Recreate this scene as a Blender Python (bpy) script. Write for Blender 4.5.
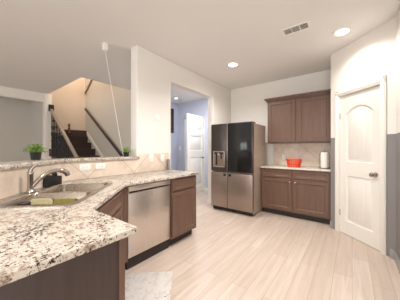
import bpy, bmesh, math, random
from mathutils import Vector, Matrix
from mathutils.geometry import tessellate_polygon

for o in list(bpy.data.objects):
    bpy.data.objects.remove(o)
SC = bpy.context.scene
COL = SC.collection
PI = math.pi
R = math.radians
S2 = math.sqrt(.5)

# ------------------------------------------------------------------ camera
cam_data = bpy.data.cameras.new('camera')
cam = bpy.data.objects.new('camera', cam_data)
COL.objects.link(cam)
cam.location = (0, 0, 1.263)
cam.rotation_euler = (PI/2, 0, R(37.46))
cam_data.sensor_width = 36
cam_data.lens = 36*198.65/400
cam_data.shift_y = -1.5/400
cam_data.clip_start = 0.02
SC.camera = cam

# ------------------------------------------------------------------ world, exposure, fill lamps at the added windows
SC.view_settings.view_transform = 'Standard'
SC.view_settings.look = 'None'
SC.view_settings.gamma = 1
SC.view_settings.use_curve_mapping = False
SC.view_settings.exposure = 0.38
w = bpy.data.worlds.new('sky')
SC.world = w
w.use_nodes = True
w.node_tree.nodes['Background'].inputs[0].default_value = (.9, .95, 1, 1)
w.node_tree.nodes['Background'].inputs[1].default_value = 1.2


def lamp(name, kind, loc, energy, color=(1, 1, 1), rot=(0, 0, 0), size=None, sizey=None, spot=None, radius=None):
    d = bpy.data.lights.new(name, kind)
    d.energy = energy
    d.color = color
    if kind == 'AREA':
        d.shape = 'RECTANGLE'
        d.size = size
        d.size_y = sizey or size
    if kind == 'SPOT':
        d.spot_size = R(spot)
        d.spot_blend = .7
    if radius is not None:
        d.shadow_soft_size = radius
    o = bpy.data.objects.new(name, d)
    COL.objects.link(o)
    o.location = loc
    o.rotation_euler = rot
    return o


# fill lamps at three added windows out of view behind the camera
WARM = (1, .975, .945)
lamp('back_window_fill', 'AREA', (.9, -5.92, 1.5), 125, (1, .99, .98), (R(76), 0, 0), 3.2, 1.7)
lamp('side_window_fill', 'AREA', (3.12, -.8, 1.5), 18, (1, .99, .98), (R(76), 0, R(90)), 2.6, 1.7)
lamp('living_window_fill', 'AREA', (-4.6, -5.92, 1.5), 48, (.97, .985, 1), (R(78), 0, 0), 2.4, 1.6)
lamp('stairwell_ceiling_lamp', 'AREA', (-6.2, 2.35, 4.9), 30, (1, .86, .74), (0, 0, 0), .6, .6)
lamp('hall_fill', 'AREA', (-3.0, 3.8, 2.68), 19, (.93, .95, 1), (0, 0, 0), .5, .3)  # added fill, apart from the hall fixture, brightens the open door


# ------------------------------------------------------------------ mesh helpers
def box(bm, x0, x1, y0, y1, z0, z1, bev=0, seg=2):
    vs = [bm.verts.new((x, y, z)) for z in (z0, z1) for y in (y0, y1) for x in (x0, x1)]
    q = [(0, 2, 3, 1), (4, 5, 7, 6), (0, 1, 5, 4), (2, 6, 7, 3), (0, 4, 6, 2), (1, 3, 7, 5)]
    fs = [bm.faces.new([vs[i] for i in f]) for f in q]
    if bev:
        es = list({e for f in fs for e in f.edges})
        bmesh.ops.bevel(bm, geom=es, offset=bev, segments=seg, profile=.5, affect='EDGES')


def prism(bm, pts, z0, z1, hole=None, bev=0):
    """vertical prism over a plan polygon, with an optional hole"""
    loops = [pts] + ([hole] if hole else [])
    tri = tessellate_polygon([[Vector((p[0], p[1], 0)) for p in l] for l in loops])
    flat = [p for l in loops for p in l]
    lo = [bm.verts.new((p[0], p[1], z0)) for p in flat]
    hi = [bm.verts.new((p[0], p[1], z1)) for p in flat]
    for t in tri:
        bm.faces.new([hi[i] for i in t])
        bm.faces.new([lo[i] for i in reversed(t)])
    k = 0
    for l in loops:
        n = len(l)
        for i in range(n):
            j = (i+1) % n
            bm.faces.new([lo[k+i], lo[k+j], hi[k+j], hi[k+i]])
        k += n
    bmesh.ops.recalc_face_normals(bm, faces=bm.faces[:])
    if bev:
        es = [e for e in bm.edges if len(e.link_faces) == 2 and e.calc_face_angle(0) > .3]
        bmesh.ops.bevel(bm, geom=es, offset=bev, segments=3, profile=.5, affect='EDGES')


def tube(bm, pts, r, n=10, caps=True):
    """round bar through points; r is a radius or one per point"""
    pts = [Vector(p) for p in pts]
    rs = r if isinstance(r, (list, tuple)) else [r]*len(pts)
    rings = []
    up = None
    for i, p in enumerate(pts):
        t = (pts[min(i+1, len(pts)-1)] - pts[max(i-1, 0)]).normalized()
        if up is None:
            up = Vector((0, 0, 1)) if abs(t.z) < .9 else Vector((1, 0, 0))
        a = t.cross(up).normalized()
        b = a.cross(t).normalized()
        up = b
        rings.append([bm.verts.new(p + rs[i]*(math.cos(2*PI*k/n)*a + math.sin(2*PI*k/n)*b)) for k in range(n)])
    for i in range(len(rings)-1):
        for k in range(n):
            bm.faces.new([rings[i][k], rings[i][(k+1) % n], rings[i+1][(k+1) % n], rings[i+1][k]])
    if caps:
        bm.faces.new(rings[0][::-1])
        bm.faces.new(rings[-1])
    bmesh.ops.recalc_face_normals(bm, faces=bm.faces[:])


def lathe(bm, prof, n=24, c=(0, 0, 0), axis='z', caps=True):
    """revolve (radius, height) pairs"""
    rings = []
    for (r, h) in prof:
        ring = []
        for k in range(n):
            a = 2*PI*k/n
            x, y = r*math.cos(a), r*math.sin(a)
            if axis == 'z':
                v = (c[0]+x, c[1]+y, c[2]+h)
            elif axis == 'y':
                v = (c[0]+x, c[1]+h, c[2]+y)
            else:
                v = (c[0]+h, c[1]+x, c[2]+y)
            ring.append(bm.verts.new(v))
        rings.append(ring)
    for i in range(len(rings)-1):
        for k in range(n):
            bm.faces.new([rings[i][k], rings[i][(k+1) % n], rings[i+1][(k+1) % n], rings[i+1][k]])
    if caps:
        bm.faces.new(rings[0][::-1])
        bm.faces.new(rings[-1])
    bmesh.ops.recalc_face_normals(bm, faces=bm.faces[:])


def bar(bm, p, q, wx, wz, bev=0):
    """rectangular bar from p to q, wx sideways, wz upwards"""
    p, q = Vector(p), Vector(q)
    t = (q-p).normalized()
    up = Vector((0, 0, 1)) if abs(t.z) < .95 else Vector((0, 1, 0))
    a = t.cross(up).normalized()*wx/2
    b = a.cross(t).normalized()*wz/2
    v = [bm.verts.new(c + s1*a + s2*b) for c in (p, q) for (s1, s2) in ((-1, -1), (1, -1), (1, 1), (-1, 1))]
    fs = [bm.faces.new([v[i] for i in f]) for f in
          [(0, 1, 2, 3), (7, 6, 5, 4), (0, 4, 5, 1), (1, 5, 6, 2), (2, 6, 7, 3), (3, 7, 4, 0)]]
    bmesh.ops.recalc_face_normals(bm, faces=fs)
    if bev:
        es = list({e for f in fs for e in f.edges})
        bmesh.ops.bevel(bm, geom=es, offset=bev, segments=2, profile=.5, affect='EDGES')


def recess_panel(bm, x0, x1, z0, z1, th=.019, rail=.055, dep=.009, chamf=.012):
    """cabinet front: flat frame with a recessed centre, chamfered inner edge; front at y=-th, back at y=0"""
    f = -th
    b = .0025
    def rect(a, yy):
        return [bm.verts.new((x, yy, z)) for (x, z) in ((x0+a, z0+a), (x1-a, z0+a), (x1-a, z1-a), (x0+a, z1-a))]
    L = [rect(0, 0), rect(0, f+b), rect(b, f), rect(rail, f), rect(rail+.004, f+.004), rect(rail+chamf, f+dep)]
    for a, c in zip(L, L[1:]):
        for i in range(4):
            j = (i+1) % 4
            bm.faces.new([a[i], a[j], c[j], c[i]])
    bm.faces.new(L[-1])
    bm.faces.new(L[0][::-1])
    bmesh.ops.recalc_face_normals(bm, faces=bm.faces[:])


def link(name, bm, mat, parent=None, loc=(0, 0, 0), rotz=0, smooth=True):
    me = bpy.data.meshes.new(name)
    bm.to_mesh(me)
    bm.free()
    for m in (mat if isinstance(mat, (list, tuple)) else [mat]):
        me.materials.append(m)
    if smooth:
        me.polygons.foreach_set('use_smooth', [True]*len(me.polygons))
        try:
            me.set_sharp_from_angle(angle=R(32))
        except Exception:
            pass
    o = bpy.data.objects.new(name, me)
    COL.objects.link(o)
    o.location = loc
    o.rotation_euler = (0, 0, rotz)
    if parent:
        o.parent = parent
    return o


def tag(o, label, cat, group=None, kind=None):
    o['label'] = label
    o['category'] = cat
    if group:
        o['group'] = group
    if kind:
        o['kind'] = kind
    return o


def thing(name, label, cat, loc=(0, 0, 0), rotz=0, group=None, kind=None):
    o = bpy.data.objects.new(name, None)
    COL.objects.link(o)
    o.empty_display_size = .1
    o.location = loc
    o.rotation_euler = (0, 0, rotz)
    return tag(o, label, cat, group, kind)


def struct(name, bm, mat, label, cat, parent=None, loc=(0, 0, 0), rotz=0):
    o = link(name, bm, mat, parent, loc, rotz)
    if parent is None:
        tag(o, label, cat, kind='structure')
    return o


def copy_tree(o, parent=None):
    c = o.copy()
    COL.objects.link(c)
    if parent:
        c.parent = parent
    for ch in list(o.children):
        copy_tree(ch, c)
    return c


def B():
    return bmesh.new()


def sn(s, n):
    """sink corner axes (along the diagonal wall, out from it) to plan coordinates"""
    return ((n-s)*S2, (n+s)*S2)


# ------------------------------------------------------------------ materials
def srgb(r, g, b):
    def c(v):
        v /= 255
        return v/12.92 if v <= .04045 else ((v+.055)/1.055)**2.4
    return (c(r), c(g), c(b), 1)


class NT:
    def __init__(s, name):
        s.m = bpy.data.materials.new(name)
        s.m.use_nodes = True
        s.t = s.m.node_tree
        s.b = s.t.nodes['Principled BSDF']

    def n(s, kind, **kw):
        nd = s.t.nodes.new(kind)
        for k, v in kw.items():
            if k in nd.inputs:
                nd.inputs[k].default_value = v
            else:
                setattr(nd, k, v)
        return nd

    def l(s, a, b):
        s.t.links.new(a, b)

    def obj(s):
        return s.n('ShaderNodeTexCoord').outputs['Object']

    def ramp(s, fac, stops):
        r = s.n('ShaderNodeValToRGB')
        e = r.color_ramp.elements
        e[0].position, e[0].color = stops[0]
        e[1].position, e[1].color = stops[-1]
        for p, c in stops[1:-1]:
            x = e.new(p)
            x.color = c
        s.l(fac, r.inputs[0])
        return r.outputs[0]

    def mix(s, fac, a, b, mode='MIX'):
        m = s.n('ShaderNodeMix', data_type='RGBA', blend_type=mode)
        for v, i in ((fac, 0), (a, 6), (b, 7)):
            if hasattr(v, 'is_output'):
                s.l(v, m.inputs[i])
            else:
                m.inputs[i].default_value = v
        return m.outputs[2]

    def math(s, op, a, b=0.0):
        m = s.n('ShaderNodeMath', operation=op)
        for v, i in ((a, 0), (b, 1)):
            if hasattr(v, 'is_output'):
                s.l(v, m.inputs[i])
            else:
                m.inputs[i].default_value = v
        return m.outputs[0]

    def bump(s, h, strength=.2, dist=.002):
        b = s.n('ShaderNodeBump')
        b.inputs['Strength'].default_value = strength
        b.inputs['Distance'].default_value = dist
        s.l(h, b.inputs['Height'])
        s.l(b.outputs[0], s.b.inputs['Normal'])


def plain(name, col, rough=.5, metal=0, var=.04, scale=30, bump=0, coat=0, spec=.5):
    """painted / moulded surface with a slight procedural unevenness"""
    t = NT(name)
    nz = t.n('ShaderNodeTexNoise', Scale=scale, Detail=3.0)
    t.l(t.obj(), nz.inputs['Vector'])
    c = Vector(col[:3])
    lo = tuple(c*(1-var)) + (1,)
    hi = tuple(min(1, v) for v in c*(1+var)) + (1,)
    t.l(t.ramp(nz.outputs[0], [(.3, lo), (.7, hi)]), t.b.inputs['Base Color'])
    t.b.inputs['Roughness'].default_value = rough
    t.b.inputs['Metallic'].default_value = metal
    t.b.inputs['Specular IOR Level'].default_value = spec
    t.b.inputs['Coat Weight'].default_value = coat
    if bump:
        t.bump(nz.outputs[0], bump)
    return t.m


def wall_mat(name, col, lower=None, split=1.43, orange=.12):
    t = NT(name)
    oc = t.obj()
    nz = t.n('ShaderNodeTexNoise', Scale=90.0, Detail=2.0)
    t.l(oc, nz.inputs['Vector'])
    if lower:
        sx = t.n('ShaderNodeSeparateXYZ')
        t.l(oc, sx.inputs[0])
        f = t.math('GREATER_THAN', sx.outputs[2], split)
        t.l(t.mix(f, lower, col), t.b.inputs['Base Color'])
    else:
        t.b.inputs['Base Color'].default_value = col
    t.b.inputs['Roughness'].default_value = .75
    t.b.inputs['Specular IOR Level'].default_value = .25
    t.bump(nz.outputs[0], orange, .002)
    return t.m


def granite(name, base, mid, dark, k=1.0, dk=.43):
    t = NT(name)
    oc = t.obj()
    n1 = t.n('ShaderNodeTexNoise', Scale=28.0*k, Detail=5.0, Roughness=.65, Distortion=.4)
    n2 = t.n('ShaderNodeTexNoise', Scale=75.0*k, Detail=4.0, Roughness=.7)
    n3 = t.n('ShaderNodeTexNoise', Scale=9.0*k, Detail=3.0)
    v = t.n('ShaderNodeTexVoronoi', Scale=120.0*k)
    for q in (n1, n2, n3, v):
        t.l(oc, q.inputs['Vector'])
    c = t.mix(t.ramp(n1.outputs[0], [(.36, (1, 1, 1, 1)), (.52, (0, 0, 0, 1))]), base, mid)
    wh = tuple(min(1, x*1.25) for x in base[:3]) + (1,)
    c = t.mix(t.ramp(v.outputs['Distance'], [(.12, (.5, .5, .5, 1)), (.4, (0, 0, 0, 1))]), c, wh)
    sp = t.math('ADD', t.math('MULTIPLY', n2.outputs[0], .75), t.math('MULTIPLY', n3.outputs[0], .25))
    c = t.mix(t.ramp(sp, [(dk-.035, (1, 1, 1, 1)), (dk, (0, 0, 0, 1))]), c, dark)
    t.l(c, t.b.inputs['Base Color'])
    t.b.inputs['Roughness'].default_value = .22
    t.bump(n2.outputs[0], .05, .001)
    return t.m


def tile(name, axis, off1, off2, grout=(176, 155, 138)):
    """large square wall tiles laid at 45 degrees; axis = 0/1 object axis running along the wall"""
    t = NT(name)
    oc = t.obj()
    sx = t.n('ShaderNodeSeparateXYZ')
    t.l(oc, sx.inputs[0])
    u, z = sx.outputs[axis], sx.outputs[2]
    P = .62
    def line(q, off):
        fr = t.math('FRACT', t.math('DIVIDE', t.math('SUBTRACT', q, off-P/2-20*P), P))
        d = t.math('ABSOLUTE', t.math('SUBTRACT', fr, .5))
        return t.math('LESS_THAN', d, .0065)
    g = t.math('MAXIMUM', line(t.math('ADD', u, z), off1), line(t.math('SUBTRACT', u, z), off2))
    n1 = t.n('ShaderNodeTexNoise', Scale=6.0, Detail=5.0, Roughness=.6)
    n2 = t.n('ShaderNodeTexNoise', Scale=60.0, Detail=3.0)
    t.l(oc, n1.inputs['Vector'])
    t.l(oc, n2.inputs['Vector'])
    c = t.ramp(n1.outputs[0], [(.3, srgb(212, 192, 172)), (.5, srgb(226, 209, 192)), (.7, srgb(234, 221, 207))])
    c = t.mix(t.ramp(n2.outputs[0], [(.3, (.12, .12, .12, 1)), (.6, (0, 0, 0, 1))]), c, srgb(185, 160, 140))
    t.l(t.mix(g, c, srgb(*grout)), t.b.inputs['Base Color'])
    t.b.inputs['Roughness'].default_value = .35
    t.bump(t.math('SUBTRACT', 1.0, g), .3, .002)
    return t.m


def wood_floor(name):
    t = NT(name)
    oc = t.obj()
    mp = t.n('ShaderNodeMapping')
    mp.inputs['Rotation'].default_value = (0, 0, R(90))
    t.l(oc, mp.inputs[0])
    br = t.n('ShaderNodeTexBrick', Scale=1.0)
    br.inputs['Brick Width'].default_value = 1.22
    br.inputs['Row Height'].default_value = .15
    br.inputs['Mortar Size'].default_value = .0016
    br.inputs['Color1'].default_value = srgb(220, 204, 191)
    br.inputs['Color2'].default_value = srgb(209, 191, 176)
    br.inputs['Mortar'].default_value = srgb(170, 148, 130)
    br.offset = .37
    t.l(mp.outputs[0], br.inputs['Vector'])
    m2 = t.n('ShaderNodeMapping')
    m2.inputs['Scale'].default_value = (26, 1.6, 1)
    t.l(oc, m2.inputs[0])
    nz = t.n('ShaderNodeTexNoise', Scale=1.0, Detail=5.0, Roughness=.6, Distortion=.6)
    t.l(m2.outputs[0], nz.inputs['Vector'])
    c = t.mix(t.ramp(nz.outputs[0], [(.3, (.55, .55, .55, 1)), (.62, (0, 0, 0, 1))]), br.outputs[0], srgb(186, 164, 147))
    t.l(c, t.b.inputs['Base Color'])
    t.b.inputs['Roughness'].default_value = .38
    t.bump(nz.outputs[0], .04, .001)
    return t.m


def cabinet_wood(name, col):
    t = NT(name)
    oc = t.obj()
    mp = t.n('ShaderNodeMapping')
    mp.inputs['Scale'].default_value = (40, 40, 3)
    t.l(oc, mp.inputs[0])
    nz = t.n('ShaderNodeTexNoise', Scale=1.0, Detail=5.0, Roughness=.6)
    t.l(mp.outputs[0], nz.inputs['Vector'])
    c = Vector(col[:3])
    t.l(t.ramp(nz.outputs[0], [(.3, tuple(c*.82)+(1,)), (.7, tuple(c*1.15)+(1,))]), t.b.inputs['Base Color'])
    t.b.inputs['Roughness'].default_value = .42
    t.bump(nz.outputs[0], .05, .001)
    return t.m


def steel(name, col, rough=.28, axis=2):
    """brushed stainless steel; brush lines run along the given object axis"""
    t = NT(name)
    oc = t.obj()
    mp = t.n('ShaderNodeMapping')
    sc = [160, 160, 160]
    sc[axis] = 3
    mp.inputs['Scale'].default_value = sc
    t.l(oc, mp.inputs[0])
    nz = t.n('ShaderNodeTexNoise', Scale=1.0, Detail=3.0)
    t.l(mp.outputs[0], nz.inputs['Vector'])
    c = Vector(col[:3])
    t.l(t.ramp(nz.outputs[0], [(.3, tuple(c*.92)+(1,)), (.7, tuple(c*1.05)+(1,))]), t.b.inputs['Base Color'])
    t.b.inputs['Metallic'].default_value = 1
    t.l(t.math('ADD', t.math('MULTIPLY', nz.outputs[0], .12), rough-.06), t.b.inputs['Roughness'])
    return t.m


def emit(name, col, s):
    t = NT(name)
    t.b.inputs['Emission Color'].default_value = col
    t.b.inputs['Emission Strength'].default_value = s
    t.b.inputs['Base Color'].default_value = col
    return t.m


M = {}
M['wall'] = wall_mat('warm_white_paint', srgb(237, 233, 227))
M['wall_grey'] = wall_mat('white_over_grey_paint', srgb(238, 233, 226), srgb(142, 139, 138))
M['living'] = wall_mat('greige_living_paint', srgb(205, 201, 192))
M['stairwell'] = wall_mat('cream_stairwell_paint', srgb(228, 213, 196))
M['hall'] = wall_mat('pale_blue_hall_paint', srgb(200, 206, 223))
M['ceiling'] = wall_mat('ceiling_paint', srgb(238, 236, 233), orange=.2)
M['trim'] = plain('white_gloss_trim', srgb(240, 236, 228), .35, var=.015)
M['greytrim'] = plain('grey_gloss_trim', srgb(160, 157, 155), .4, var=.02)
M['floor'] = wood_floor('pale_plank_floor')
M['granite'] = granite('speckled_granite', srgb(211, 201, 188), srgb(152, 130, 112), srgb(46, 37, 33), 1.15, .458)
M['granite_rear'] = granite('pale_granite', srgb(222, 212, 200), srgb(196, 180, 162), srgb(120, 108, 98), 1.2, .37)
M['tile_a'] = tile('diagonal_wall_tile', 1, 2.583, .735)
M['tile_b'] = tile('diagonal_wall_tile_corner', 0, .35, -.1, (214, 196, 178))
M['tile_r'] = tile('diagonal_wall_tile_rear', 0, .52, -1.94)
M['wood'] = cabinet_wood('espresso_cabinet_wood', srgb(109, 82, 68))
M['wood_shaded'] = cabinet_wood('shaded_end_panel_wood', srgb(70, 56, 52))  # cabinet wood darkened to put the end panel's shade into its colour
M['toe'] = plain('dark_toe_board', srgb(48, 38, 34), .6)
M['steel'] = steel('brushed_steel', srgb(216, 207, 200), .3)
M['steel_h'] = steel('brushed_steel_sink', srgb(178, 168, 156), .28, 0)
M['fridge'] = steel('fridge_steel', srgb(172, 157, 148), .42)
M['fridge_dark'] = steel('fridge_dark_steel', srgb(104, 98, 97), .34)
M['fridge_side'] = plain('fridge_side_enamel', srgb(182, 164, 150), .45, metal=.3)
M['black_glass'] = plain('black_glass', (.015, .015, .016, 1), .1, var=0, spec=.4)
M['chrome'] = plain('chrome', srgb(186, 180, 174), .1, metal=1, var=.01)
M['nickel'] = plain('satin_nickel', srgb(196, 186, 174), .25, metal=1, var=.02)
M['black'] = plain('black_plastic', (.012, .012, .012, 1), .4)
M['black_iron'] = plain('black_iron', (.012, .011, .011, 1), .5)
M['white'] = plain('white_plastic', srgb(244, 242, 236), .35, var=.01)
M['carpet'] = plain('dark_stair_carpet', srgb(74, 58, 55), .95, var=.35, scale=220, bump=.5)
M['rail'] = cabinet_wood('grey_brown_rail_wood', srgb(150, 134, 120))
M['rail_dark'] = cabinet_wood('dark_rail_wood', srgb(60, 46, 42))
M['leaf'] = plain('green_leaf', srgb(124, 160, 66), .5, var=.4, scale=60)
M['soil'] = plain('soil', (.02, .014, .01, 1), .9)
M['red'] = plain('red_basket', srgb(226, 70, 38), .45, var=.1, scale=60)
M['basket_lining'] = plain('basket_lining', srgb(238, 160, 110), .7, var=.1)
M['paper'] = plain('paper_roll', srgb(242, 238, 232), .9, bump=.3, scale=120)
M['cream'] = plain('cream_board', srgb(232, 222, 180), .5)
M['olive'] = plain('olive_reflection', srgb(168, 160, 84), .45)  # greenish reflection on the bowl steel, put into a sheet's colour
M['green'] = plain('green_sponge', srgb(120, 150, 50), .9, var=.2, scale=200, bump=.4)
M['grey'] = plain('grey_canister', srgb(138, 130, 126), .45)
M['mat'] = granite('white_speckled_mat', srgb(226, 220, 216), srgb(212, 204, 200), srgb(110, 102, 100), .55, .39)
M['mat_edge'] = plain('mat_edge', srgb(160, 150, 146), .8)
M['lens'] = emit('lit_lens', (1, .95, .86, 1), 6)
M['hall_lens'] = emit('lit_hall_lens', (.9, .93, 1, 1), 1)
M['vent_dark'] = plain('vent_shadow', srgb(46, 40, 36), .8)
M['picture'] = plain('brown_picture', srgb(84, 62, 50), .6, var=.3, scale=12)
M['brown'] = cabinet_wood('turned_wood', srgb(124, 88, 60))
M['glass'] = NT('window_glass').m
g_ = M['glass'].node_tree.nodes['Principled BSDF']
g_.inputs['Transmission Weight'].default_value = 1
g_.inputs['Roughness'].default_value = 0
g_.inputs['IOR'].default_value = 1.02

# ------------------------------------------------------------------ the setting
H = 2.755
XL, YR = -2.45, 4.48
bm = B(); box(bm, -8.3, 3.2, -6, 6.6, -.1, 0)
struct('floor', bm, M['floor'], 'pale wood plank floor', 'floor')

bm = B()   # ceiling with the stairwell cut out of it
outer = [(-8.3, -6), (3.2, -6), (3.2, 6.6), (-8.3, 6.6)]
prism(bm, outer, H, H+.25, hole=[(-4.5, 1.79), (-4.5, 2.96), (-7.1, 2.96), (-7.1, 1.79)])
struct('ceiling', bm, M['ceiling'], 'off white ceiling over kitchen and living area', 'ceiling')

bm = B()   # kitchen left wall, with the hall opening
prism(bm, [(1.712, 0), (2.385, 0), (2.385, 2.40), (3.70, 2.40), (3.70, 0), (4.64, 0), (4.64, H), (1.712, H)], -2.61, XL, bev=.012)
bm.transform(Matrix(((0, 0, 1, 0), (1, 0, 0, 0), (0, 1, 0, 0), (0, 0, 0, 1))))
bmesh.ops.recalc_face_normals(bm, faces=bm.faces[:])
struct('wall_left', bm, M['wall'], 'warm white kitchen wall with the opening to the hall', 'wall')
bm = B(); box(bm, -2.45, .6, YR, YR+.16, 0, H)
struct('wall_rear', bm, M['wall'], 'warm white rear wall behind refrigerator and cabinets', 'wall')

# pantry: short return, diagonal door wall, right wall
PO = (-.2724, 3.795)           # where return and diagonal meet
bm = B()
box(bm, 0, .094, 0, .12, 0, H)                       # diagonal wall in its own frame: x along wall, front at y=0
box(bm, .094, .846, 0, .12, 2.13, H)
box(bm, .846, .94, 0, .12, 0, H)
struct('wall_pantry', bm, M['wall_grey'], 'diagonal pantry wall painted white over grey', 'wall', loc=(PO[0], PO[1], 0), rotz=R(-45))
bm = B(); box(bm, -.2724, -.17, 3.80, YR, 0, H)
struct('wall_return', bm, M['wall_grey'], 'short pantry return wall beside rear cabinets', 'wall')
bm = B(); box(bm, .392, .55, 1.9, 3.135, 0, H, .012)
struct('wall_right', bm, M['wall_grey'], 'right wall painted white over grey', 'wall')
bm = B()
box(bm, .5, 3.2, 1.9, 2.06, 0, H)
struct('wall_nook', bm, M['wall'], 'breakfast area wall beyond the right wall', 'wall')
bm = B()   # wall behind the camera with two added windows
box(bm, -8.3, 3.2, -6.12, -6, 0, .6)
box(bm, -8.3, 3.2, -6.12, -6, 2.4, H)
for a, b in ((-8.3, -5.8), (-3.4, -.75), (2.55, 3.2)):
    box(bm, a, b, -6.12, -6, .6, 2.4)
struct('wall_back', bm, M['wall'], 'wall behind the viewer with two wide added windows', 'wall')
bm = B()
box(bm, 3.2, 3.32, -6, 2.06, 0, .6)
box(bm, 3.2, 3.32, -6, 2.06, 2.4, H)
box(bm, 3.2, 3.32, -6, -2.15, .6, 2.4)
box(bm, 3.2, 3.32, .55, 2.06, .6, 2.4)
struct('wall_side', bm, M['wall'], 'breakfast area side wall with a wide added window', 'wall')
for i, (x0, x1, y0, y1) in enumerate(((-5.8, -3.4, -6.1, -6.03), (-.75, 2.55, -6.1, -6.03), (3.23, 3.3, -2.15, .55))):  # windows added out of view to let the light in
    bm = B()
    along = x1-x0 > .5
    L = (x1-x0) if along else (y1-y0)
    for k in range(4):
        a = k/3*(L-.05)
        if along:
            box(bm, x0+a, x0+a+.05, y0, y1, .6, 2.4)
        else:
            box(bm, x0, x1, y0+a, y0+a+.05, .6, 2.4)
    for z in (.6, 2.35):
        box(bm, x0, x1, y0, y1, z, z+.05)
    struct('window_%d' % (i+1), bm, M['trim'], 'added white framed window behind the viewer', 'window')

# living room, stairwell
bm = B()
box(bm, -6.8, -6.65, -6, 1.73, 2.525, H)
struct('trim_1', bm, M['trim'], 'white header beam across the living room opening', 'trim')
bm = B()
box(bm, -7.95, -7.8, -6, 1.73, 0, H)
box(bm, -7.8, -6.8, 1.715, 1.76, 0, H)
struct('wall_living', bm, M['living'], 'grey beige wall of the room beyond the living area', 'wall')
bm = B()
box(bm, -6.8, -6.60, 1.715, 1.875, 0, H, .006)
box(bm, -6.82, -6.58, 1.69, 1.90, 0, 1.16, .006)
box(bm, -6.82, -6.57, 1.68, 1.91, 1.16, 1.2, .008)
struct('trim_2', bm, M['trim'], 'white column at the foot of the header beam', 'column')
bm = B()
box(bm, -7.23, -7.08, 1.73, 3.06, 0, 5.2)
box(bm, -7.08, -6.8, 1.761, 1.80, 0, 5.2)
box(bm, -6.8, -4.5, 1.70, 1.79, H+.25, 5.2)
box(bm, -4.5, -4.4, 1.70, 3.06, H+.25, 5.2)
box(bm, -7.23, -4.4, 1.70, 3.06, 5.2, 5.3)
struct('wall_stairwell', bm, M['stairwell'], 'cream stairwell wall lit from above', 'wall')
bm = B()
box(bm, -7.08, -4.4, 2.94, 3.06, 0, 5.2)
box(bm, -4.4, -4.3, 2.94, 3.06, 0, H)
struct('wall_stair', bm, M['living'], 'grey beige wall carrying the stair handrail', 'wall')
bm = B(); bar(bm, (-7.06, 2.93, 3.10), (-6.3, 2.93, 3.67), .05, .05)
struct('trim_3', bm, M['rail'], 'sloping brown trim under the upper flight', 'trim')
bm = B(); bar(bm, (-7.06, 2.93, 1.86), (-4.9, 2.93, .24), .02, .1)
struct('trim_4', bm, M['trim'], 'white skirt board along the stairs', 'trim')

# hall
bm = B()
box(bm, -3.53, -2.61, 4.80, 4.95, 0, H)
box(bm, -4.72, -4.27, 4.80, 4.95, 0, H)
box(bm, -4.27, -3.53, 4.80, 4.95, 2.22, H)
box(bm, -4.72, -4.6, 3.06, 4.80, 0, H)
box(bm, -4.72, -3.3, 6.3, 6.45, 0, H)
struct('wall_hall', bm, M['hall'], 'pale bluish hall wall', 'wall')
bm = B()
box(bm, -3.53, -2.62, 4.785, 4.8, 0, .1)
box(bm, -4.6, -4.27, 4.785, 4.8, 0, .1)
struct('baseboard_hall', bm, M['trim'], 'white hall baseboard', 'baseboard')
bm = B()
box(bm, -2.45, -2.435, 3.70, 4.47, 0, .1, .003)
box(bm, -2.625, -2.435, 3.685, 3.70, 0, .1, .003)
struct('baseboard_left', bm, M['trim'], 'white baseboard beside the refrigerator', 'baseboard')
bm = B()
box(bm, -.003, .05, -.014, 0, 0, .11, .004)
box(bm, .885, .945, -.014, 0, 0, .11, .004)
struct('baseboard_pantry', bm, M['greytrim'], 'grey baseboard beside the pantry door', 'baseboard', loc=(PO[0], PO[1], 0), rotz=R(-45))
bm = B(); box(bm, .378, .392, 2.0, 3.13, 0, .11, .004)
struct('baseboard_right', bm, M['greytrim'], 'grey baseboard on the right wall', 'baseboard')

# pony wall behind the sink corner
bm = B()
c1, c2 = -1.68, -1.68-.16/S2
prism(bm, [(XL, 1.712), (-2.61, 1.712), (-2.61, c2+2.61), (c2+.16, -.16), (c1+.16, -.16), (XL, c1+2.45)], 0, 1.113)
struct('wall_sink', bm, M['wall'], 'half height wall between kitchen and living area', 'wall')
bm = B()
box(bm, XL, XL+.008, .775, 1.735, .9155, 1.113)
box(bm, XL, XL+.008, 1.735, 2.33, .9155, 1.19, .002)
struct('trim_5', bm, M['tile_a'], 'beige diagonal tile backsplash behind dishwasher', 'backsplash')
bm = B()
Lb = math.hypot(.9, .9)
box(bm, .01, Lb-.0, -.008, 0, .9155, 1.113)
struct('trim_6', bm, M['tile_b'], 'beige tile backsplash behind the faucet', 'backsplash', loc=(c1+.13, -.13, 0), rotz=R(135))
bm = B(); box(bm, -1.385, -.275, YR-.008, YR, .9155, 1.372)
struct('trim_7', bm, M['tile_r'], 'pinkish beige tile backsplash above the rear counter', 'backsplash')


# ------------------------------------------------------------------ doors
def rect_pts(x0, x1, z0, z1):
    return [(x0, z0), (x1, z0), (x1, z1), (x0, z1)]


def arch_pts(x0, x1, z0, zs, rise, n=14):
    """rectangle with a cathedral (segmental) top"""
    p = [(x0, z0), (x1, z0), (x1, zs)]
    for i in range(1, n):
        a = i/n
        p.append((x1+(x0-x1)*a, zs+rise*math.sin(PI*a)**.8))
    return p+[(x0, zs)]


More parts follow.
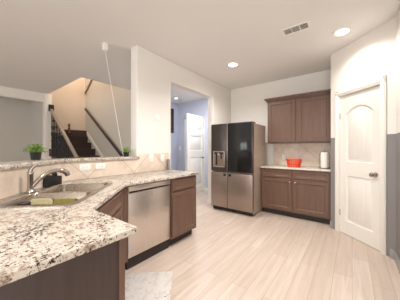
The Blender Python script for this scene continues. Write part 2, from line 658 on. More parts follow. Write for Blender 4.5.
def panel_door(bm, Wd, Hd, panels, th=.035, dep=.015):
    """moulded door: stiles and rails stand proud of a sunk channel round each raised panel field"""
    box(bm, 0.0005, Wd-.0005, dep+.0005, th, .0085, Hd-.0005)
    loops = [[(0, .008), (Wd, .008), (Wd, Hd), (0, Hd)]] + panels
    tri = tessellate_polygon([[Vector((p[0], p[1], 0)) for p in l] for l in loops])
    flat = [p for l in loops for p in l]
    fv = [bm.verts.new((p[0], 0, p[1])) for p in flat]
    fs = [bm.faces.new([fv[i] for i in t]) for t in tri]
    o4 = fv[:4]
    b4 = [bm.verts.new((p[0], dep+.001, p[1])) for p in loops[0]]
    for i in range(4):
        j = (i+1) % 4
        bm.faces.new([o4[i], b4[i], b4[j], o4[j]])
    k = 4
    for p in panels:
        n = len(p)
        xs = [q[0] for q in p]
        zs = [q[1] for q in p]
        cx, cz = (min(xs)+max(xs))/2, (min(zs)+max(zs))/2
        def loop(ins, y):
            ax = 1-2*ins/(max(xs)-min(xs))
            az = 1-2*ins/(max(zs)-min(zs))
            return [bm.verts.new((cx+(q[0]-cx)*ax, y, cz+(q[1]-cz)*az)) for q in p]
        L = [fv[k:k+n], loop(.006, dep*.75), loop(.012, dep), loop(.026, dep), loop(.046, .003)]
        for a, b in zip(L, L[1:]):
            fs += [bm.faces.new([a[i], a[(i+1) % n], b[(i+1) % n], b[i]]) for i in range(n)]
        fs.append(bm.faces.new(L[-1]))
        k += n
    for f in fs:
        f.normal_update()
        if f.normal.y > 0:
            f.normal_flip()


bm = B()
DW_, DH_ = .60, 2.035
panel_door(bm, DW_, DH_, [arch_pts(.10, .50, 1.07, 1.76, .10), rect_pts(.10, .50, .20, .87)])
for gx in (.19, .245, .30, .355, .41):     # beaded boards in both panel fields
    box(bm, gx-.002, gx+.002, .0005, .0029, 1.13, 1.78)
    box(bm, gx-.002, gx+.002, .0005, .0029, .26, .81)
door = struct('door_1', bm, M['trim'], 'white two panel arch top pantry door', 'door',
              loc=(PO[0]+.17*S2+.012*S2, PO[1]-.17*S2+.012*S2, 0), rotz=R(-45))
bm = B()
kx, kz = .535, .935
lathe(bm, [(.03, 0), (.03, -.006), (.012, -.01), (.012, -.035), (.026, -.042), (.031, -.055), (.026, -.068), (.008, -.072)], 20, (kx, 0, kz), 'y')
link('door_knob', bm, M['nickel'], door)
for z in (.3, 1.75):
    bm = B(); tube(bm, [(-.003, -.004, z-.045), (-.003, -.004, z+.045)], .007, 8)
    link('hinge', bm, M['nickel'], door)
bm = B(); box(bm, DW_-.012, DW_+.004, -.004, .02, kz-.03, kz+.03)
link('latch_plate', bm, M['nickel'], door)
bm = B()   # casing round the pantry door
for (a, b, z0, z1) in ((.098, .165, 0, 2.115), (.775, .842, 0, 2.115)):
    box(bm, a, b, -.016, 0.0, z0, z1, .004)
    box(bm, a+.012, b-.03 if a < .5 else b-.012, -.022, -.01, z0, z1, .003)
box(bm, .098, .842, -.016, 0, 2.05, 2.117, .004)
box(bm, .11, .83, -.022, -.01, 2.075, 2.105, .003)
for a in (.146, .772):
    box(bm, a, a+.022, 0, .11, 0, 2.055)
box(bm, .146, .794, 0, .11, 2.045, 2.13)
struct('trim_8', bm, M['trim'], 'white casing round the pantry door', 'trim', loc=(PO[0], PO[1], 0), rotz=R(-45))

# hall door, standing open at right angles to the hall wall
bm = B()
panel_door(bm, .74, 2.21, [rect_pts(.1, .64, 1.78, 2.1), rect_pts(.1, .64, 1.2, 1.62), rect_pts(.1, .64, .22, 1.02)])
d2 = struct('door_2', bm, M['trim'], 'white panel door standing open in the hall', 'door', loc=(-3.512, 4.03, 0), rotz=R(90))
bm = B(); lathe(bm, [(.028, 0), (.028, -.006), (.011, -.01), (.011, -.03), (.026, -.04), (.026, -.055), (.008, -.06)], 14, (.66, 0, 1.0), 'y')
link('door_knob', bm, M['nickel'], d2)
bm = B()
for a, b in ((-4.30, -4.27), (-3.515, -3.49)):
    box(bm, a, b, 4.784, 4.80, 0, 2.25)
box(bm, -4.30, -3.49, 4.784, 4.80, 2.225, 2.25)
struct('trim_9', bm, M['trim'], 'white casing of the hall doorway', 'trim')


# ------------------------------------------------------------------ countertops
def rot_rect(s0, s1, n0, n1, r, k=5):
    """rounded rectangle in sink axes, as plan points"""
    out = []
    for (cs, cn, a0) in ((s1-r, n1-r, 0), (s0+r, n1-r, 90), (s0+r, n0+r, 180), (s1-r, n0+r, 270)):
        for i in range(k+1):
            a = R(a0+90*i/k)
            out.append(sn(cs+r*math.cos(a), cn+r*math.sin(a)))
    return out


SK = dict(s0=1.305, s1=2.135, n0=-1.145, n1=-.60)
bm = B()
cut = rot_rect(SK['s0']+.015, SK['s1']-.015, SK['n0']+.015, SK['n1']-.015, .07)
prism(bm, [(XL+.001, 2.313), (-1.781, 2.313), (-1.781, 1.112), (-1.204, .535), (-.762, .535), (-.762, -.13), (c1+.131, -.13), (XL+.001, c1+2.451)],
      .884, .914, hole=cut, bev=.004)
o = link('countertop', bm, M['granite'], smooth=True)
tag(o, 'speckled granite countertop wrapping the sink corner and peninsula', 'countertop')
bm = B()
prism(bm, [(-2.42, 1.738), (XL+.0085, 1.738), (XL+.0085, 1.709), (-2.69, 1.709), (-2.69, .67), (-1.86, -.16), (-1.478, -.16), (-2.42, .782)], 1.1145, 1.150, bev=.006)
o = link('bar_ledge', bm, M['granite'])
tag(o, 'raised granite bar ledge on the half wall behind the sink', 'ledge')
bm = B()
box(bm, -1.440, -.2745, 3.835, YR-.0005, .884, .914, .005)
o = link('countertop', bm, M['granite_rear'])
tag(o, 'short pale countertop on the rear cabinet beside the refrigerator', 'countertop')


# ------------------------------------------------------------------ cabinets (local frame: x along front, front faces -y, z up)
def knob(parent, x, z, y=-.019):
    bm = B()
    lathe(bm, [(.006, 0), (.006, -.012), (.014, -.018), (.016, -.026), (.012, -.031), (.003, -.033)], 14, (x, y, z), 'y')
    return link('knob', bm, M['nickel'], parent)


def front(name, parent, x0, x1, z0, z1, mat, rail=.055):
    bm = B()
    recess_panel(bm, x0, x1, z0, z1, rail=rail)
    return link(name, bm, mat, parent, smooth=False)


W = M['wood']
# rear base cabinet
t = thing('base_cabinet', 'brown base cabinet with two doors and two drawers under the rear counter', 'cabinet', (-1.432, 3.872, 0))
wd = 1.155
bm = B(); box(bm, 0, wd, 0, .60, .1, .8835)
link('body', bm, W, t)
bm = B(); box(bm, .0, wd, .06, .60, 0, .0995)
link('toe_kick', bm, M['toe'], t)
for a, b in ((.022, .565), (.59, 1.133)):
    front('drawer', t, a, b, .722, .858, W, .03)
for (a, b, kx_) in ((.022, .565, .535), (.59, 1.133, .62)):
    d = front('door', t, a, b, .125, .70, W, .058)
    knob(d, kx_, .655)
# rear wall cabinet
t = thing('wall_cabinet', 'brown two door wall cabinet with crown moulding above the rear counter', 'cabinet', (-1.41, 4.175, 1.373))
wd = 1.13
bm = B(); box(bm, 0, wd, 0, .304, 0, .86)
link('body', bm, W, t)
for a, b in ((.02, .535), (.585, 1.11)):
    front('door', t, a, b, .02, .845, W, .06)
bm = B()
for (o_, z0, z1) in ((.012, .85, .868), (.028, .868, .892), (.05, .892, .925)):
    box(bm, -o_, wd+.003, -o_-.015, .304, z0, z1, .004)
link('crown_moulding', bm, W, t)
# left base cabinet at the end of the run
t = thing('base_cabinet', 'narrow brown base cabinet at the counter end beside the dishwasher', 'cabinet', (-1.826, 1.778, 0), R(90))
bm = B(); box(bm, 0, .503, 0, .61, .1, .8835)
link('body', bm, W, t)
bm = B(); box(bm, .0, .485, .06, .61, 0, .0995)
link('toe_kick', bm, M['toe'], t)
front('drawer', t, .012, .491, .715, .86, W, .03)
front('door', t, .012, .491, .118, .695, W, .058)
bm = B(); tube(bm, [(.5025, .06, .80), (.575, .06, .80)], .006, 8); lathe(bm, [(.016, 0), (.016, .004)], 12, (.5025, .06, .80), 'x')
link('hook', bm, M['black'], t)['label'] = 'dark hook on the cabinet end'
# sink corner cabinet: open topped shell so that the bowls hang inside it
t = thing('sink_cabinet', 'brown diagonal corner cabinet under the sink', 'cabinet', (*sn(1.2, -.508), 0), R(135))
def loc2(p):
    ox, oy = sn(1.2, -.508)
    dx, dy = p[0]-ox, p[1]-oy
    return (-S2*dx+S2*dy, -S2*dx-S2*dy)
poly = [(-2.44, 1.166), (-1.826, 1.166), (-1.826, 1.107), (-1.219, .500), (-1.222, -.1), (-1.575, -.1), (-2.44, .765)]
inn = [(-2.42, 1.146), (-1.846, 1.146), (-1.846, 1.099), (-1.239, .492), (-1.242, -.08), (-1.567, -.08), (-2.42, .773)]
bm = B(); prism(bm, [loc2(p) for p in poly], .1, .8835, hole=[loc2(p) for p in inn])
link('body', bm, W, t)
poly = [(-2.40, 1.14), (-1.89, 1.14), (-1.89, 1.08), (-1.27, .46), (-1.27, -.06), (-1.56, -.06), (-2.40, .78)]
bm = B(); prism(bm, [loc2(p) for p in poly], 0, .0995)
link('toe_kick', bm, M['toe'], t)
front('false_drawer', t, .09, .80, .715, .86, W, .03)
for a, b in ((.09, .44), (.45, .80)):
    front('door', t, a, b, .118, .695, W, .055)
# peninsula cabinet
t = thing('peninsula_cabinet', 'dark brown peninsula base with plain end panel darkened for shade in the foreground', 'cabinet', (-.815, -.1, 0), R(90))
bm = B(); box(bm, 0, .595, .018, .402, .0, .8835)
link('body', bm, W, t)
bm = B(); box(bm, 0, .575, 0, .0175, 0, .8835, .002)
link('end_panel', bm, M['wood_shaded'], t)
bm = B(); box(bm, .576, .604, -.006, .0175, 0, .8835, .003)
link('corner_post', bm, W, t)

# ------------------------------------------------------------------ dishwasher (front faces +X)
t = thing('dishwasher', 'stainless steel dishwasher under the granite counter', 'dishwasher', (-1.828, 1.171, 0), R(90))
bm = B(); box(bm, .004, .596, .03, .58, .1, .875)
link('body', bm, M['black'], t)
bm = B(); box(bm, .003, .597, 0, .0295, .125, .79, .004)
box(bm, .003, .597, .012, .0295, .79, .815)
d = link('door', bm, M['steel'], t)
bm = B(); box(bm, .003, .597, -.006, .0295, .816, .868, .006)
link('control_panel', bm, M['steel'], t)
bm = B(); box(bm, .02, .58, .008, .0115, .795, .813)
link('handle_pocket', bm, M['black'], t)
bm = B(); box(bm, .003, .597, .03, .06, .0, .0995)
link('toe_panel', bm, M['toe'], t)
bm = B(); box(bm, .285, .315, -.0015, -.0002, .74, .746)
link('badge', bm, M['nickel'], t)

# ------------------------------------------------------------------ refrigerator (front faces -Y)
t = thing('refrigerator', 'four door stainless refrigerator with dark glass upper door', 'refrigerator', (-2.352, 3.452, 0))
FW = .912
bm = B(); box(bm, .006, FW-.006, .075, .70, .03, 1.735, .006)
link('cabinet_body', bm, M['fridge_side'], t)
bm = B(); box(bm, .02, FW-.02, .05, .0745, .012, .075)
link('base_grille', bm, M['black'], t)
for x in (.06, FW-.06):
    for y in (.12, .62):
        bm = B(); lathe(bm, [(.022, 0), (.022, .03)], 12, (x, y, 0))
        link('foot', bm, M['black'], t)
XS = .385
d = B(); box(d, .002, XS-.003, 0, .07, .80, 1.762, .008)
ul = link('upper_door', d, M['fridge_dark'], t); ul['label'] = 'upper left door with water dispenser'
# dispenser: frame, dark recess, tray, spout
bm = B()
for a, b, c_, e in ((.055, .07, .885, 1.21), (.315, .33, .885, 1.21), (.055, .33, .885, .905), (.055, .33, 1.195, 1.21)):
    box(bm, a, b, -.006, -.0005, c_, e, .002)
dp = link('dispenser', bm, M['steel'], ul)
bm = B(); box(bm, .07, .315, -.003, -.0005, .905, 1.195)
link('recess', bm, M['fridge'], dp)
bm = B()
box(bm, .12, .155, -.012, -.0035, .925, 1.15, .003)
box(bm, .235, .265, -.012, -.0035, 1.05, 1.15, .003)
box(bm, .09, .30, -.014, -.0035, 1.15, 1.185, .003)
link('paddle', bm, M['black'], dp)
bm = B(); box(bm, .165, .215, -.016, -.0035, 1.12, 1.175, .004)
link('spout', bm, M['steel'], dp)
d = B(); box(d, XS+.003, FW-.002, 0, .07, .80, 1.762, .008)
ur = link('upper_door', d, M['fridge_dark'], t); ur['label'] = 'upper right door with dark glass'
bm = B(); box(bm, XS+.012, FW-.012, -.004, -.0003, .815, 1.748, .002)
gp = link('glass_panel', bm, M['black_glass'], ur)
bm = B(); box(bm, XS-.002, XS+.009, -.006, -.0003, .805, 1.758, .002)
link('edge_trim', bm, M['steel'], ur)
for a, b, lab in ((.002, XS-.003, 'lower left door'), (XS+.003, FW-.002, 'lower right door')):
    d = B(); box(d, a, b, 0, .07, .082, .782, .008)
    ld = link('lower_door', d, M['fridge'], t)
    bm = B()
    cx = b-.055 if a < .1 else a+.055
    box(bm, cx-.028, cx+.028, -.002, -.0003, .715, .765, .001)
    link('handle_notch', bm, M['black'], ld)
    bm = B(); box(bm, a+.01, b-.01, -.004, -.0003, .776, .7815)
    link('pocket_lip', bm, M['steel'], ld)
for x in (.06, FW-.09):
    bm = B(); box(bm, x, x+.055, .085, .24, 1.7355, 1.768, .006)
    link('hinge_cover', bm, M['black'], t)

# ------------------------------------------------------------------ sink and faucet (local x along the diagonal, y back to the wall)
SO = sn(SK['s0'], SK['n1'])
t = thing('kitchen_sink', 'stainless double bowl sink set in the corner counter', 'sink', (SO[0], SO[1], .914), R(135))
SW, SD = SK['s1']-SK['s0'], SK['n1']-SK['n0']     # .83 x .50; local y runs 0 (front) .. SD (back)
def rr(x0, x1, y0, y1, r, k=5):
    out = []
    for (cx, cy, a0) in ((x1-r, y1-r, 0), (x0+r, y1-r, 90), (x0+r, y0+r, 180), (x1-r, y0+r, 270)):
        for i in range(k+1):
            a = R(a0+90*i/k)
            out.append((cx+r*math.cos(a), cy+r*math.sin(a)))
    return out
b1 = (.03, .385, .035, SD-.055)
b2 = (.42, SW-.03, .035, SD-.055)
def rim_loops(bm):
    outer = rr(0, SW, 0, SD, .075)
    h1, h2 = rr(*b1, .06), rr(*b2, .06)
    loops = [outer, h1, h2]
    tri = tessellate_polygon([[Vector((p[0], p[1], 0)) for p in l] for l in loops])
    flat = [p for l in loops for p in l]
    up = [bm.verts.new((p[0], p[1], .004)) for p in flat]
    for tr in tri:
        f = bm.faces.new([up[i] for i in tr]); f.normal_update()
        if f.normal.z < 0: f.normal_flip()
    n = len(outer)
    dn = [bm.verts.new((p[0], p[1], .0005)) for p in outer]
    for i in range(n):
        j = (i+1) % n
        bm.faces.new([dn[i], dn[j], up[j], up[i]])
bm = B(); rim_loops(bm)
link('rim', bm, M['steel_h'], t)
for bx in (b1, b2):
    bm = B()
    prev = None
    n = None
    for (ins, z) in ((0, .004), (.004, -.002), (.01, -.12), (.02, -.165), (.045, -.185), (.08, -.19)):
        lp = rr(bx[0]+ins, bx[1]-ins, bx[2]+ins, bx[3]-ins, max(.06-ins*.2, .03))
        vs = [bm.verts.new((p[0], p[1], z)) for p in lp]
        if prev:
            for i in range(len(vs)):
                j = (i+1) % len(vs)
                bm.faces.new([prev[j], prev[i], vs[i], vs[j]])
        prev = vs
    bm.faces.new(prev)
    bmesh.ops.recalc_face_normals(bm, faces=bm.faces[:])
    bmesh.ops.reverse_faces(bm, faces=bm.faces[:])
    bw = link('bowl', bm, M['steel_h'], t)
    bm = B(); lathe(bm, [(.045, 0), (.045, .003), (.03, .003), (.026, .0005), (.004, .0005)], 20, ((bx[0]+bx[1])/2, (bx[2]+bx[3])/2, -.1895))
    link('drain', bm, M['chrome'], bw)

F = sn(1.715, -1.112)
t = thing('faucet', 'chrome pull out kitchen faucet with side lever behind the sink', 'faucet', (F[0], F[1], .9185))
bm = B(); lathe(bm, [(.034, 0), (.034, .006), (.026, .014), (.022, .03)], 24)
link('base', bm, M['chrome'], t)
bm = B(); lathe(bm, [(.019, .0302), (.019, .135), (.021, .14), (.021, .158), (.017, .166)], 24)
link('body', bm, M['chrome'], t)
# spout leans out over the far bowl: heading given in plan
hd = Vector((-.02, 1, 0)).normalized()
bm = B()
pts = [Vector((0, 0, .045))+hd*.012]
for (a, z) in ((.045, .085), (.085, .122), (.13, .148), (.17, .158), (.198, .155)):
    pts.append(hd*a+Vector((0, 0, z)))
tube(bm, pts, [.017, .016, .0155, .015, .0155, .0165], 14)
link('spout', bm, M['chrome'], t)
bm = B()
tube(bm, [hd*.199+Vector((0, 0, .155)), hd*.225+Vector((0, 0, .149)), hd*.252+Vector((0, 0, .130)), hd*.260+Vector((0, 0, .105))], [.018, .021, .022, .02], 14)
link('spray_head', bm, M['chrome'], t)
bm = B()
lv = Vector((-.3, -.2, 0)).normalized()
tube(bm, [(0, 0, .1662), (.002, .001, .175), Vector((.01, .01, .19)), Vector((.026, .028, .213)), Vector((.034, .038, .222))], [.017, .015, .009, .0085, .007], 12)
link('lever', bm, M['chrome'], t)

# things in the near bowl (bowl floor 0.724)
def sl(x, y, z=0):
    """sink local to world"""
    p = Vector((SO[0], SO[1], 0)) + Vector((-S2*x - S2*y, S2*x - S2*y, 0))
    return (p.x, p.y, z)
bm = B()
pr = rr(-.08, .08, 0, .155, .03)
lo = [bm.verts.new((p[0], 0, p[1])) for p in pr]; hi = [bm.verts.new((p[0], .012, p[1])) for p in pr]
bm.faces.new(lo); bm.faces.new(hi[::-1])
for i in range(len(pr)):
    bm.faces.new([lo[i], hi[i], hi[(i+1) % len(pr)], lo[(i+1) % len(pr)]])
bmesh.ops.recalc_face_normals(bm, faces=bm.faces[:])
box(bm, -.04, .04, -.004, 0, .115, .125)
o = link('cutting_board', bm, M['cream'], loc=sl(.337, .40, .7265), rotz=R(45))
o.rotation_euler = (R(-4), 0, R(45))
tag(o, 'small cream cutting board leaning upright in the near sink bowl', 'cutting board')
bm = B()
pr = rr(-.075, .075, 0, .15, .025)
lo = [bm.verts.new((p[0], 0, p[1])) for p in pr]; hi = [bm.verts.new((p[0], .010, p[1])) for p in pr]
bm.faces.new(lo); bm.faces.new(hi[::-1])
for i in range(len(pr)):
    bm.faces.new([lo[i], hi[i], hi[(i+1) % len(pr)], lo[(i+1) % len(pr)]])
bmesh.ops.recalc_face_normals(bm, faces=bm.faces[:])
o = link('reflection_sheet', bm, M['olive'], loc=sl(.334, .232, .7265))  # added sheet, stands in for a greenish reflection on the bowl
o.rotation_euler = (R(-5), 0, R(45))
tag(o, 'olive yellow sheet standing for the greenish reflection beside the cream board in the sink', 'cutting board')
bm = B(); box(bm, -.045, .045, -.015, .015, 0, .115, .006)
o = link('sponge', bm, M['green'], loc=sl(.29, .215, .7265), rotz=R(45))
tag(o, 'green sponge standing in the near sink bowl before the olive sheet', 'sponge')
bm = B(); lathe(bm, [(.03, 0), (.036, .03), (.036, .15), (.032, .155)], 20)
o = link('scrubber', bm, M['black'], loc=sl(.25, .447, .7265))
tag(o, 'round black scrubber in the near sink bowl', 'scrubber')

# black caddy in the corner behind the spout
P = sn(2.02, -1.135)
t = thing('sink_caddy', 'black sink caddy in the corner behind the faucet spout', 'caddy', (-2.25, .635, .9145), R(120))
bm = B()
for (a, b, c_, e) in ((-.07, .07, -.045, -.04), (-.07, .07, .04, .045), (-.07, -.065, -.04, .04), (.065, .07, -.04, .04)):
    box(bm, a, b, c_, e, 0, .085, .001)
box(bm, -.065, .065, -.04, .04, 0, .005)
link('tray', bm, M['black'], t)
bm = B(); box(bm, -.06, .0, -.03, .03, .006, .10, .008)
link('sponge_block', bm, M['black'], t)
bm = B(); lathe(bm, [(.022, .006), (.022, .11), (.012, .122), (.008, .135), (.008, .15)], 14, (.035, 0, 0))
link('bottle', bm, M['black_glass'], t)

# grey canister at the end of the counter
bm = B(); lathe(bm, [(.022, 0), (.024, .004), (.024, .165), (.021, .172)], 20)
o = link('canister', bm, M['grey'], loc=(-2.41, 2.287, .9145))
tag(o, 'slim grey canister on the counter end beside the hall opening', 'canister')


# ------------------------------------------------------------------ plants
def plant(name, label, loc, pr, ph, lr, n, seed):
    rnd = random.Random(seed)
    t = thing(name, label, 'plant', loc, 0, 'potted plants on the bar ledge')
    bm = B(); lathe(bm, [(pr*.78, 0), (pr*.82, .003), (pr, ph-.006), (pr*1.04, ph), (pr*.94, ph), (pr*.9, ph-.012)], 20)
    link('pot', bm, M['black'], t)
    bm = B(); lathe(bm, [(pr*.88, ph-.016), (pr*.88, ph-.011)], 16)
    link('soil', bm, M['soil'], t)
    bm = B()
    for i in range(n):
        a = rnd.uniform(0, 2*PI)
        el = rnd.uniform(.1, 1.5)
        r = lr*rnd.uniform(.45, 1)
        tip = Vector((math.cos(a)*math.cos(el)*r, math.sin(a)*math.cos(el)*r, ph-.005+math.sin(el)*r*1.0))
        base = Vector((math.cos(a)*pr*.3, math.sin(a)*pr*.3, ph-.012))
        tube(bm, [base, tip], .0012, 4)
        d = Vector((math.cos(a), math.sin(a), rnd.uniform(-.5, .8))).normalized()
        sd = d.cross(Vector((rnd.uniform(-.3, .3), rnd.uniform(-.3, .3), 1))).normalized()
        up = sd.cross(d)
        L = lr*rnd.uniform(.3, .5)
        wv = L*.42
        p = [tip, tip+d*L*.35+sd*wv+up*.003, tip+d*L, tip+d*L*.35-sd*wv+up*.003, tip+d*L*.5-up*.002]
        v = [bm.verts.new(q) for q in p]
        bm.faces.new([v[0], v[1], v[4]]); bm.faces.new([v[1], v[2], v[4]])
        bm.faces.new([v[2], v[3], v[4]]); bm.faces.new([v[3], v[0], v[4]])
    link('foliage', bm, M['leaf'], t, smooth=False)
    return t


plant('potted_plant', 'larger leafy plant in black pot on the ledge behind the faucet', (-2.50, .575, 1.1505), .047, .075, .085, 90, 3)
plant('potted_plant', 'smaller plant in black pot on the ledge beside the white wall end', (-2.52, 1.585, 1.1505), .040, .062, .07, 60, 8)


# ------------------------------------------------------------------ outlets and switches (local: x along wall, front -y)
def plate(name, label, cat, loc, rotz, w_, h_, kind, group=None):
    t = thing(name, label, cat, loc, rotz, group)
    bm = B(); box(bm, -w_/2, w_/2, -.006, 0, -h_/2, h_/2, .002)
    link('cover_plate', bm, M['white'], t)
    if kind == 'outlet':
        hor = w_ > h_
        for s in (-1, 1):
            bm = B()
            cx, cz = (s*.02, 0) if hor else (0, s*.02)
            box(bm, cx-.013, cx+.013, -.009, -.0062, cz-.013, cz+.013, .002)
            r_ = link('receptacle', bm, M['white'], t)
            bm = B()
            for q in (-1, 1):
                if hor:
                    box(bm, cx-.004, cx+.004, -.0096, -.0092, q*.005-.001, q*.005+.001)
                else:
                    box(bm, q*.005-.001, q*.005+.001, -.0096, -.0092, cz-.004, cz+.004)
            link('slots', bm, M['black'], r_)
    else:
        bm = B(); box(bm, -.016, .016, -.010, -.0062, -.032, .032, .003)
        link('rocker', bm, M['white'], t)
    return t


XA = XL+.0082
plate('outlet', 'white sideways outlet on the backsplash nearer the faucet', 'outlet', (XA, 1.01, 1.045), R(90), .12, .072, 'outlet', 'outlets on the backsplash')
plate('outlet', 'white sideways outlet on the backsplash nearer the dishwasher', 'outlet', (XA, 1.187, 1.047), R(90), .12, .072, 'outlet', 'outlets on the backsplash')
plate('light_switch', 'white switch plate above the dishwasher, farther from the hall opening', 'switch', (XA, 1.962, 1.117), R(90), .072, .118, 'switch', 'switches above the dishwasher')
plate('light_switch', 'white switch plate above the dishwasher, nearer the hall opening', 'switch', (XA, 2.184, 1.112), R(90), .072, .118, 'switch', 'switches above the dishwasher')
plate('outlet', 'white upright outlet on the rear backsplash left of the red basket', 'outlet', (-1.167, YR-.0082, 1.08), 0, .075, .118, 'outlet')
plate('light_switch', 'white switch plate on the bluish hall wall', 'switch', (-4.5, 4.7995, 1.27), 0, .075, .118, 'switch')
plate('thermostat', 'faint white thermostat plate high on the left kitchen wall', 'thermostat', (XL+.0005, 2.09, 1.76), R(90), .11, .085, 'switch')

# ------------------------------------------------------------------ things on the rear counter
t = thing('basket', 'red openwork basket on the rear counter', 'basket', (-.875, 4.06, .9145))
def basket_r(z):
    return (.098+.42*z*.1*4.2*.24, .075+.035*z/.12)
NZ, NA = 5, 30
hb = .15
def rad(a, z):
    ex, ey = .102+.026*z/hb, .082+.022*z/hb
    return Vector((ex*math.copysign(abs(math.cos(a))**.75, math.cos(a)), ey*math.copysign(abs(math.sin(a))**.75, math.sin(a)), z))
bm = B()
for z in (.006, .05, .1, .144):
    tube(bm, [rad(2*PI*k/40, z) for k in range(40)] + [rad(0, z)], .0075 if z < .12 else .0095, 6)
for k in range(NA):
    a = 2*PI*k/NA
    tube(bm, [rad(a, z) for z in (.004, .075, .147)], .0062, 5)
link('weave', bm, M['red'], t)
bm = B()
v0 = [bm.verts.new(rad(2*PI*k/30, .003)*.93) for k in range(30)]
v1 = [bm.verts.new(Vector((*(rad(2*PI*k/30, .105)*.93).xy, .105))) for k in range(30)]
bm.faces.new(v0)
for k in range(30):
    bm.faces.new([v0[k], v0[(k+1) % 30], v1[(k+1) % 30], v1[k]])
link('lining', bm, M['basket_lining'], t)

t = thing('paper_towel_holder', 'dark wire paper towel holder on the right end of the rear counter', 'holder', (-.385, 4.08, .9145))
bm = B(); tube(bm, [(.085*math.cos(a), .085*math.sin(a), .004) for a in [2*PI*k/28 for k in range(29)]], .004, 6)
bar(bm, (-.085, 0, .004), (.085, 0, .004), .006, .006)
link('base_ring', bm, M['black_iron'], t)
bm = B(); tube(bm, [(0, 0, .004), (0, 0, .31)], .005, 8)
link('centre_post', bm, M['black_iron'], t)
bm = B()
tube(bm, [(-.078, .0, .004), (-.078, 0, .24), (-.055, 0, .29), (0, 0, .312), (.055, 0, .29), (.078, 0, .24), (.078, 0, .004)], .003, 6)
link('wire_arch', bm, M['black_iron'], t)
bm = B()
n = 28
pf = [(.02, .012), (.055, .012), (.056, .02), (.056, .275), (.054, .28), (.02, .28), (.02, .012)]
lathe(bm, pf, n, caps=False)
o = link('paper_towel_roll', bm, M['paper'], loc=(-.385, 4.08, .9145))
tag(o, 'white paper towel roll standing on the wire holder', 'paper towel')

# ------------------------------------------------------------------ floor mat before the sink
bm = B()
mo = sn(1.25, .03)
box(bm, 0, .80, 0, .445, .0, .008, .003)
t = link('floor_mat', bm, M['mat'], loc=(-.927, .845, .0005), rotz=R(131.3))
tag(t, 'white and grey speckled floor mat before the sink cabinet', 'mat')

# ------------------------------------------------------------------ ceiling fittings
def downlight(label, x, y, e):
    t = thing('downlight', label, 'ceiling light', (x, y, H), 0, 'recessed ceiling lights')
    bm = B(); lathe(bm, [(.105, -.0005), (.104, -.006), (.095, -.009), (.075, -.004), (.074, -.0005)], 32, caps=False)
    link('trim_ring', bm, M['white'], t)
    bm = B(); lathe(bm, [(.0735, -.0005), (.073, -.004), (.05, -.008), (.003, -.009)], 28)
    link('lens', bm, M['lens'], t)
    lamp('downlight_glow', 'SPOT', (x, y, H-.03), e, WARM, (0, 0, 0), spot=150, radius=.07)
    return t


downlight('round recessed ceiling light nearer the refrigerator', -1.686, 3.168, 65)
downlight('round recessed ceiling light before the pantry wall', -.104, 3.123, 38)
downlight('added round recessed ceiling light over the middle of the kitchen floor, just out of frame', -.9, 1.55, 110)  # added out of view to light the sink counter and floor
downlight('added round recessed ceiling light over the foreground peninsula, out of frame', -1.3, -.3, 55)  # added out of view as extra light from above
t = thing('ceiling_vent', 'white rectangular ceiling vent between the two downlights', 'vent', (-.557, 2.69, H))
bm = B()
for (a, b, c_, e) in ((-.16, .16, -.085, -.062), (-.16, .16, .062, .085), (-.16, -.135, -.062, .062), (.135, .16, -.062, .062),
                      (-.05, -.043, -.062, .062), (.043, .05, -.062, .062)):
    box(bm, a, b, c_, e, -.008, -.0005, .002)
link('frame', bm, M['white'], t)
bm = B(); box(bm, -.135, .135, -.062, .062, -.0015, -.0005)
link('duct_shade', bm, M['vent_dark'], t)  # dark sheet painted as the shade behind the slats
for k, (x0, ang) in enumerate(((-.135, -35), (-.043, 20), (.05, 42))):
    for j in range(7):
        x = x0+.008+j*.0125
        bm = B(); bar(bm, (x, -.06, -.0055), (x, .06, -.0055), .0045, .001)
        s = link('slat', bm, M['white'], t)

# small white box with a slanting cord, over the ledge
t = thing('cord_box', 'small white box under the ceiling with a slanting cord to the ledge', 'cord box', (-2.784, 1.418, H))
bm = B(); box(bm, -.03, .03, -.03, .03, -.10, -.0005, .006)
link('box', bm, M['white'], t)
bm = B(); tube(bm, [(0, 0, -.1), (.096, .22, -1.595)], .0032, 6)
link('cord', bm, M['white'], t)

# hall fittings
t = thing('hall_light', 'small ceiling light in the hall', 'ceiling light', (-4.05, 4.15, H))
bm = B(); lathe(bm, [(.07, -.0005), (.07, -.02), (.055, -.026)], 20)
link('base', bm, M['nickel'], t)
bm = B(); lathe(bm, [(.05, -.0262), (.05, -.05), (.03, -.066), (.004, -.07)], 20)
link('shade', bm, M['hall_lens'], t)
t = thing('picture', 'dark framed picture on the left hall wall', 'picture', (-4.598, 4.46, 1.76), R(90))
bm = B()
for (a, b, c_, e) in ((-.25, .12, 0, .035), (-.25, .12, .745, .78), (-.25, -.215, .035, .745), (.085, .12, .035, .745)):
    box(bm, a, b, -.025, 0, c_, e, .003)
link('frame', bm, M['rail_dark'], t)
bm = B(); box(bm, -.215, .085, -.008, -.002, .035, .745)
link('print', bm, M['picture'], t)

# ------------------------------------------------------------------ staircase
t = thing('staircase', 'dark carpeted staircase with black balusters beyond the half wall', 'staircase', (-4.775, 1.85, 0))
rise, run = .2, .265
def sx(x): return x+4.775
def sy(y): return y-1.85
for k in range(9):
    z1 = .05+rise*k
    x1 = -4.775-run*k
    bm = B()
    y1, y0 = 2.935, 1.80
    x0 = max(x1-run-.01, -7.075)
    if k == 0:
        box(bm, sx(x0), sx(x1), sy(y0), sy(y1), 0.0, z1, .004)
    elif k < 9:
        zb = z1-rise+.001
        box(bm, sx(x0), sx(x1), sy(y0), sy(y1), zb, z1, .004)
    box(bm, sx(x1)-.01, sx(x1)+.02, sy(y0), sy(y1), z1-.028, z1+.001, .008)
    if k == 8:
        prism(bm, [(sx(-7.075), sy(2.30)), (sx(-6.93), sy(2.935)), (sx(-7.075), sy(2.935))], z1+.002, z1+rise)
    link('step', bm, M['carpet'], t)
bm = B()   # closed side below the steps
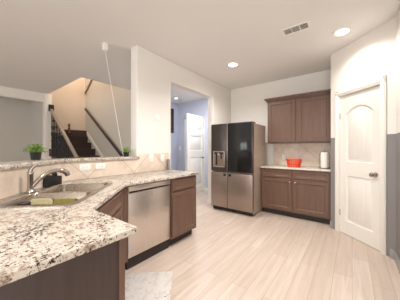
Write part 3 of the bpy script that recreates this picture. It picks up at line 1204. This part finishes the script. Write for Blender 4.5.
prof = [(-4.8, 0.0), (-7.0, 0.0), (-7.0, 1.62), (-4.8, .0)]
v = []
for y in (1.81, 2.92):
    v.append([bm.verts.new((sx(x), sy(y), z)) for x, z in ((-5.1, 0.001), (-6.79, .001), (-6.79, 1.25), (-5.1, .04))])
bm.faces.new(v[0]); bm.faces.new(v[1][::-1])
for i in range(4):
    j = (i+1) % 4
    bm.faces.new([v[0][i], v[1][i], v[1][j], v[0][j]])
bmesh.ops.recalc_face_normals(bm, faces=bm.faces[:])
link('underside', bm, M['trim'], t)
def railz(x): return 1.02+(-4.84-x)*.757
bm = B(); bar(bm, (sx(-6.58), 0, railz(-6.58)), (sx(-4.82), 0, railz(-4.82)), .065, .06, .012)
link('handrail', bm, M['rail'], t)['label'] = 'grey brown sloping handrail'
bm = B(); box(bm, sx(-6.598), sx(-6.55), -.06, .06, railz(-6.58)-.05, railz(-6.58)+.13, .006)
link('rail_bracket', bm, M['black_iron'], t)
bm = B(); box(bm, sx(-4.86), sx(-4.76), -.05, .05, 0.052, 1.04, .006)
box(bm, sx(-4.875), sx(-4.745), -.065, .065, 1.04, 1.07, .006)
link('newel_post', bm, M['black_iron'], t)
nb = 15
for k in range(nb):
    x = -6.53+k*(6.53-4.93)/(nb-1)
    kk = max(0, math.ceil((-4.775-x)/run)-1)
    zt = .05+rise*kk
    bm = B()
    z0, z1 = zt+.002, railz(x)-.03
    bar(bm, (sx(x), 0, z0), (sx(x), 0, z1), .02, .02)
    mz = (z0+z1)/2 + (.1 if k % 2 else -.1)
    box(bm, sx(x)-.022, sx(x)+.022, -.018, .018, mz-.05, mz+.05, .01)
    box(bm, sx(x)-.019, sx(x)+.019, -.016, .016, mz+.16, mz+.22, .008)
    box(bm, sx(x)-.019, sx(x)+.019, -.016, .016, mz-.22, mz-.16, .008)
    link('baluster', bm, M['black_iron'], t)
bm = B(); lathe(bm, [(.03, 1.651), (.03, 1.70), (.018, 1.72), (.035, 1.78), (.02, 1.83), (.03, 1.86), (.036, 1.90), (.02, 1.94), (.004, 1.95)], 14, (sx(-7.02), sy(2.44), .1))
link('turned_post', bm, M['brown'], t)

t = thing('wall_handrail', 'dark wooden handrail fixed along the stair wall', 'handrail', (-4.7, 2.875, 0))
bm = B(); bar(bm, (-.02, 0, 1.03), (-2.235, 0, 2.56), .05, .065, .014)
link('rail', bm, M['rail_dark'], t)
for k in range(3):
    x = -.25-k*.85
    z = 1.03+(-.02-x)*.6907
    bm = B(); tube(bm, [(x, 0, z-.03), (x, .02, z-.07), (x, .062, z-.08)], .008, 8)
    link('bracket', bm, M['nickel'], t)
